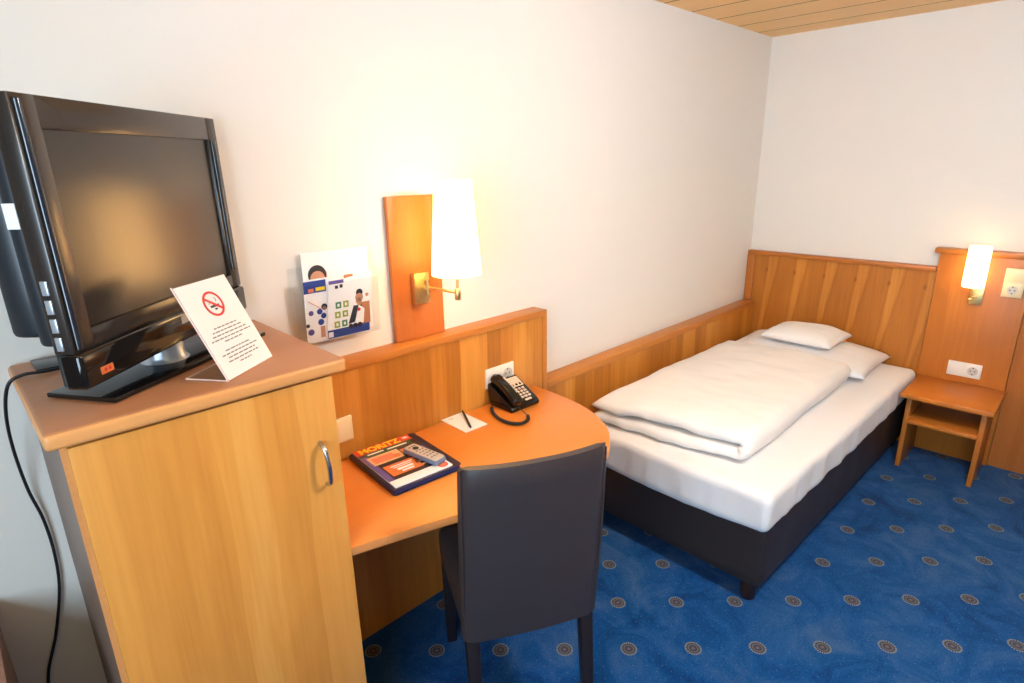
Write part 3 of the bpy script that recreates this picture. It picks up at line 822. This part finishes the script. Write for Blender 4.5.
b.box(-3.194, -3.176, -.0480, -.0476, 1.303, 1.314, m=4, T=lt).box(-3.170, -3.140, -.0480, -.0476, 1.305, 1.316, m=5, T=lt)
def dot(b, x, z, r, m):
    b.lathe([(r, 0), (r, .0005)], n=20, m=m, T=lt @ Matrix.Translation((x, -.047, z)) @ Matrix.Rotation(PI/2, 4, 'X'))
for x, z, r, m in ((-3.190, 1.238, .008, 6), (-3.194, 1.178, .010, 6), (-3.162, 1.239, .009, 1), (-3.150, 1.224, .009, 1), (-3.160, 1.205, .010, 1), (-3.203, 1.200, .006, 2), (-3.146, 1.252, .010, 2), (-3.146, 1.248, .007, 3)):
    dot(b, x, z, r, m)
b.tube([(-3.196, -.0478, 1.276), (-3.158, -.0478, 1.248)], .0012, n=6, m=4, T=lt)
b.box(-3.163, -3.148, -.0476, -.047, 1.155, 1.192, m=3, T=lt)
tag(b.build('leaflet', [M['paper'], M['blue'], M['inkdark'], M['skin'], M['salmon'], M['yellow'], M['purple']], smooth=False), 'leaflet with blue spots and blue header, left front of wall holder', 'leaflet')
lt = Matrix.Translation((0, -.049, 1.143)) @ Matrix.Rotation(math.radians(4.5), 4, 'X') @ Matrix.Translation((0, .049, -1.143))
b = MB()
ox = 0
x0 = -3.145
b.prism([(x0, 1.143), (-2.992, 1.143), (-2.975, 1.343), (-3.076, 1.330), (-3.128, 1.335)], -.0006, .0006, T=lt @ Matrix.Translation((0, -.0497, 0)) @ Matrix.Rotation(PI/2, 4, 'X'))
T2 = lt @ Matrix.Translation((0, -.0504, 0))
b.box(-3.142, -2.994, -.0004, 0, 1.145, 1.172, m=1, T=T2)
b.box(-3.128, -3.078, -.0004, 0, 1.318, 1.329, m=6, T=T2)
b.box(-3.108, -3.098, -.0004, 0, 1.302, 1.312, m=5, T=T2).box(-3.092, -3.082, -.0004, 0, 1.303, 1.314, m=5, T=T2)
b.box(-3.140, -3.124, -.0008, -.0004, 1.149, 1.166, m=0, T=T2)
for i in range(3):
    for j in range(2):
        xa = -3.122+.026*j-.004*i+.012; za = 1.238-.031*i
        b.box(xa, xa+.019, -.0004, 0, za, za+.021, m=2 if (i+j) % 3 else 3, T=T2)
        b.box(xa+.006, xa+.013, -.0007, -.0004, za+.006, za+.015, m=0, T=T2)
# printed waiter: wood background, vest, shirt, face
b.box(-3.034, -2.990, -.0003, 0, 1.172, 1.245, m=4, T=T2)
b.prism([(-3.070, 1.180), (-3.030, 1.186), (-3.018, 1.236), (-3.048, 1.238)], 0, .0006, m=5, T=T2 @ Matrix.Rotation(PI/2, 4, 'X'))
b.prism([(-3.048, 1.178), (-3.016, 1.176), (-3.010, 1.222), (-3.030, 1.238)], 0, .0008, m=0, T=T2 @ Matrix.Rotation(PI/2, 4, 'X'))
for (xx, zz, r, m) in ((-3.027, 1.262, .014, 7), (-3.029, 1.251, .011, 7), (-3.0255, 1.278, .012, 5), (-2.999, 1.267, .006, 7), (-3.030, 1.223, .006, 8)):
    b.lathe([(r, 0), (r, .001 if m != 5 else .0005)], n=18, m=m, T=T2 @ Matrix.Translation((xx, 0, zz)) @ Matrix.Rotation(PI/2, 4, 'X'))
for xx in (-3.062, -3.046, -3.030):
    b.lathe([(.008, 0), (.008, .001)], n=14, m=9, T=T2 @ Matrix.Translation((xx, 0, 1.172)) @ Matrix.Rotation(PI/2, 4, 'X'))
tag(b.build('leaflet', [M['paper'], M['blue'], M['lime'], M['teal'], M['woodprint'], M['inkdark'], M['purple'], M['skin'], M['red'], M['coverdark']], smooth=False), 'leaflet with green icons and a waiter picture, right front of wall holder', 'leaflet')

# ---------------------------------------------------------------- things on the desk
DZ = .7402
FO = thing('folder', 'thick navy blue folder lying under the magazine on the desk', 'folder', (-3.030, -.255, DZ), math.radians(-4.5))
def rrect(x0, x1, y0, y1, r, n=5):
    P = []
    for cx, cy, a in ((x1-r, y1-r, 0), (x0+r, y1-r, 90), (x0+r, y0+r, 180), (x1-r, y0+r, 270)):
        for k in range(n+1):
            t_ = math.radians(a+90*k/n); P.append((cx+r*math.cos(t_), cy+r*math.sin(t_)))
    return P
MB().prism(rrect(-.122, .120, -.150, .148, .012), 0, .0035, bev=.001).build('back_cover', M['navy'], FO, world=False)
MB().prism(rrect(-.122, .120, -.150, .148, .012), .0165, .020, bev=.001).build('front_cover', M['navy'], FO, world=False)
MB().box(-.118, .113, -.143, .140, .0035, .0165).build('pages', M['navy2'], FO, world=False, smooth=False)
b = MB().box(-.124, -.114, -.149, .147, .001, .0195, bev=.004); b.build('spine', M['navy'], FO, world=False)

MG = thing('magazine', 'colourful tv magazine with red and yellow title on the navy folder', 'magazine', (-3.034, -.254, DZ+.0201), math.radians(-4.5))
mx0, mx1, my0, my1 = -.108, .094, -.142, .143
b = MB().prism(rrect(mx0, mx1, my0, my1, .003), 0, .004)
z = .004
def patch(x0, x1, y0, y1, m, dz=.0003): b.box(mx0+x0*(mx1-mx0), mx0+x1*(mx1-mx0), my0+y0*(my1-my0), my0+y1*(my1-my0), z, z+dz, m=m)
patch(.0, 1., .0, 1., 0)
patch(.0, 1., .13, .86, 2, .0005)            # dark cover picture
patch(.0, .10, .13, .80, 8, .0006)
patch(.86, 1., .13, .62, 8, .0006)
patch(.0, 1., .855, 1., 1, .0006)            # red masthead
patch(.10, .92, .765, .850, 3, .0007)        # green band
patch(.06, .60, .53, .745, 4, .0008)         # cream box
patch(.11, .48, .565, .70, 5, .0011)         # salmon box
patch(.13, .66, .20, .45, 6, .0008)          # orange box
patch(.22, .60, .385, .405, 7, .0011); patch(.24, .56, .35, .365, 7, .0011)
patch(.28, .55, .285, .325, 7, .0011); patch(.32, .52, .235, .265, 7, .0011)
patch(.14, .42, .80, .825, 7, .0010); patch(.48, .84, .79, .815, 7, .0010)
patch(.62, .84, .48, .70, 6, .0007); patch(.60, .84, .30, .34, 4, .0008); patch(.66, .86, .22, .25, 4, .0008)
patch(.85, .97, .90, .965, 5, .0009); patch(.87, .95, .92, .945, 7, .0012)
b.lathe([(.0125, .0), (.0125, .0012)], (mx0+.50*(mx1-mx0), my0+.60*(my1-my0), z), n=20, m=6)
b.lathe([(.0165, .0), (.0165, .0008)], (mx0+.885*(mx1-mx0), my0+.075*(my1-my0), z), n=24, m=1)
b.lathe([(.0125, .0), (.0125, .0011)], (mx0+.885*(mx1-mx0), my0+.075*(my1-my0), z), n=24, m=5)
cov = b.build('cover', [M['paper'], M['magred'], M['coverdark'], M['green'], M['cream2'], M['salmon'], M['orange'], M['paper'], M['purple']], MG, world=False, smooth=False)
b = MB(); tb = fit_bm(text_bm('MORiTZ', .05, .0004), mx0+.014, mx0+.80*(mx1-mx0), my0+.868*(my1-my0), my0+.985*(my1-my0))
for v in tb.verts: v.co.z += z+.0008
b.merge(tb); b.build('title', M['yellow'], cov, world=False, smooth=False)

RM = thing('remote_control', 'pale grey remote control lying across the magazine', 'remote control', (-2.986, -.302, DZ+.0260), math.radians(8))
b = MB().box(-.024, .024, -.075, .075, 0, .016, bev=.005, seg=3)
b.build('remote_body', M['remoteside'], RM, world=False)
MB().prism(rrect(-.022, .022, -.072, .072, .008), .0155, .0195, bev=.001).build('face_plate', M['remote'], RM, world=False)
for yy, xs in ((.056, (-.011, 0, .011)), (.02, (-.012, 0, .012)), (.004, (-.012, 0, .012)), (-.012, (-.012, 0, .012)), (-.028, (-.012, 0, .012)), (-.047, (-.012, 0, .012))):
    for xx in xs:
        MB().box(xx-.0035, xx+.0035, yy-.003, yy+.003, .0194, .0212, bev=.0008, seg=1).build('button', M['ink'], RM, world=False)
MB().lathe([(.010, .0194), (.010, .0212), (.004, .0212)], (0, .039, 0), n=18).build('navigation_ring', M['inkdark'], RM, world=False)

a_ = math.atan2(-.215+.075, 0)
NP = thing('notepad', 'small white notepad lying beneath the pen on the desk', 'notepad', (-2.694, -.150, DZ), math.radians(-1.5))
MB().box(-.0505, .0505, -.0745, .0745, 0, .0025).build('paper_block', M['paper'], NP, world=False, smooth=False)
b = MB()
for k, w in enumerate((.022, .017)): b.box(-.030, -.030+w, .056-.007*k, .0575-.007*k, .0025, .0027)
b.build('letterhead', M['ink'], NP, world=False, smooth=False)
pa, pb = Vector((-2.640, -.078, DZ+.0068)), Vector((-2.715, -.214, DZ+.0068))
pt = thing('pen', 'thin dark pen lying diagonally across the white notepad', 'pen', (pa+pb)/2)
dvec = (pb-pa)
MB().tube([pa, pa+dvec*.03, pa+dvec*.80, pa+dvec*.92], lambda t: .0042, n=10).build('barrel', M['inkdark'], pt)
MB().tube([pa+dvec*.92, pa+dvec*.99, pb], lambda t: .0040-.003*t, n=10).build('tip', M['inkdark'], pt)
MB().tube([pa+dvec*.04+Vector((0, 0, .0055)), pa+dvec*.28+Vector((0, 0, .0055))], .0012, n=6).build('clip', M['chrome'], pt)

# telephone: wedge base, handset on its left side
PH = thing('telephone', 'black desk telephone with pale keys at the right end of the desk', 'telephone', (-2.442, -.150, DZ), math.radians(-2))
def wedge(x0, x1, prof, bev):
    b = bmesh.new(); n = len(prof)
    A = [b.verts.new((x0, y, z)) for y, z in prof]; D = [b.verts.new((x1, y, z)) for y, z in prof]
    b.faces.new(A); b.faces.new(D[::-1])
    for i in range(n): b.faces.new((A[i], D[i], D[(i+1) % n], A[(i+1) % n]))
    bmesh.ops.recalc_face_normals(b, faces=b.faces)
    bmesh.ops.bevel(b, geom=list(b.edges)[:], offset=bev, segments=2, affect='EDGES', profile=.5)
    return b
b = MB(); b.merge(wedge(-.074, .074, [(-.078, 0), (-.083, .014), (-.070, .026), (.056, .090), (.068, .080), (.050, 0)], .004))
pbody = b.build('phone_body', M['black'], PH, world=False)
sl = math.atan2(.064, .126)
TS = Matrix.Translation((0, -.070, .026)) @ Matrix.Rotation(sl, 4, 'X')
for r in range(4):
    for c in range(3):
        x = .004+.0185*c; y = .018+.0145*r
        MB().box(x, x+.0135, y, y+.0095, -.001, .004, bev=.0015, seg=2, T=TS).build('key', M['key'], PH, world=False)
MB().box(.012, .045, .002, .011, -.001, .003, bev=.001, T=TS).build('logo_strip', M['key'], PH, world=False)
b = MB(); b.box(.000, .066, .100, .132, -.001, .0028, bev=.0015, T=TS); b.box(.000, .066, .0795, .100, -.001, .0022, bev=.0015, T=TS)
M['card'] = plain('pale index card', (226, 208, 186), .5)
ic = b.build('index_card', M['card'], PH, world=False)
for c in range(3): MB().box(.008+.019*c, .018+.019*c, .084, .094, .002, .004, bev=.001, T=TS).build('function_key', M['black'], PH, world=False)
b = MB().tube([(-.046, .002, .020), (-.046, .02, .0205), (-.046, .11, .021), (-.046, .14, .020)], .013, n=14, T=TS)
def handfn(p, n):
    q = Vector(p); t = (p.y-.065)/.085
    q.z += .010*t*t*0-.010*(1-t*t)*(n.z < -.3)*0
    return q
b = MB().soft(-.070, -.024, -.014, .150, .002, .034, .012, n=(8, 24, 6), fn=lambda p, n: Vector((p.x*1., p.y, p.z+.012*(1-((p.y-.068)/.082)**2))), T=TS)
hs = b.build('handset', M['black'], PH, world=False)
b = MB()
for k in range(9): b.box(-.038, -.029, .025+.010*k, .032+.010*k, .034+.012*(1-((.028+.010*k-.068)/.082)**2)-.002, .0348+.012*(1-((.028+.010*k-.068)/.082)**2), T=TS)
b.build('number_strip', M['key'], PH, world=False, smooth=False)
# coiled cord in a U on the desk
cl = [Vector(p) for p in [(-2.545, -.140, .748), (-2.572, -.177, .748), (-2.593, -.235, .748), (-2.594, -.281, .748), (-2.582, -.310, .748), (-2.560, -.325, .748), (-2.525, -.318, .748), (-2.502, -.295, .748)]]
Q = []
for i in range(len(cl)-1):
    p0 = cl[max(i-1, 0)]; p1 = cl[i]; p2 = cl[i+1]; p3 = cl[min(i+2, len(cl)-1)]
    for k in range(40):
        u = k/40; Q.append(.5*((2*p1)+(-p0+p2)*u+(2*p0-5*p1+4*p2-p3)*u*u+(-p0+3*p1-3*p2+p3)*u**3))
Q.append(cl[-1]); hel = []
for i, p in enumerate(Q):
    tg = (Q[min(i+1, len(Q)-1)]-Q[max(i-1, 0)]).normalized(); n1 = tg.cross(Vector((0, 0, 1))).normalized(); n2 = n1.cross(tg)
    a = i*.95; hel.append(p+.0048*(math.cos(a)*n1+math.sin(a)*n2))
b = MB().tube(hel, .0024, n=6)
b.tube([cl[-1], (-2.494, -.262, .756), (-2.494, -.230, .765)], .0016, n=6, smooth_pts=4)
b.tube([cl[0], (-2.525, -.125, .752), (-2.512, -.10, .758)], .0016, n=6)
b.build('coiled_cord', M['rubber'], PH)

# ---------------------------------------------------------------- low unit at the left picture edge
tag(MB().box(-4.5, -4.045, -.42, -.002, 0, .66, bev=.006).box(-4.51, -4.043, -.43, -.002, .66, .69, bev=.004).build('low_cabinet', M['brown']), 'reddish brown wood furniture edge at the lower left corner of the picture', 'cabinet')

# ---------------------------------------------------------------- added globe light, out of view, brightens the room from above
CLX, CLY, CLZ = -2.25, -1.75, 2.08
t = thing('ceiling_lamp', 'white globe pendant lamp hanging from the plank ceiling', 'lamp', (CLX, CLY, H))
MB().lathe([(.05, -.02), (.06, -.012), (.06, 0)], (CLX, CLY, H), n=24).lathe([(.006, CLZ-H+.1), (.006, -.02)], (CLX, CLY, H), n=10).build('rod', M['brass'], t)
MB().lathe([(.035, .112), (.07, .098), (.105, .06), (.12, 0), (.105, -.06), (.07, -.098), (.035, -.115), (.001, -.12)], (CLX, CLY, CLZ), n=32, cap=False).build('globe_shade', M['globe'], t)

# ---------------------------------------------------------------- daylight
def area(name, loc, rot, sx, sy, power, col):
    l = bpy.data.lights.new(name, 'AREA'); l.shape = 'RECTANGLE'; l.size = sx; l.size_y = sy; l.energy = power; l.color = col
    o = bpy.data.objects.new(name, l); C.objects.link(o); o.location = loc; o.rotation_euler = rot
    return o
area('window_daylight', (XN-.12, (WY0+WY1)/2, (WZ0+WZ1)/2), (0, -PI/2, 0), WZ1-WZ0, WY1-WY0, 70, (.62, .82, 1.))

wd = bpy.data.worlds.new('world'); bpy.context.scene.world = wd; wd.use_nodes = True
bg = wd.node_tree.nodes['Background']; bg.inputs[0].default_value = (.75, .85, 1, 1); bg.inputs[1].default_value = 1.
sc = bpy.context.scene
sc.view_settings.view_transform = 'Standard'; sc.view_settings.look = 'None'; sc.view_settings.gamma = 1
sc.view_settings.exposure = 0.62
try: sc.view_settings.use_curve_mapping = False
except Exception: pass
sc.cycles.use_denoising = True
sc.cycles.max_bounces = 10; sc.cycles.diffuse_bounces = 6; sc.cycles.transparent_max_bounces = 12
sc.cycles.sample_clamp_indirect = 8
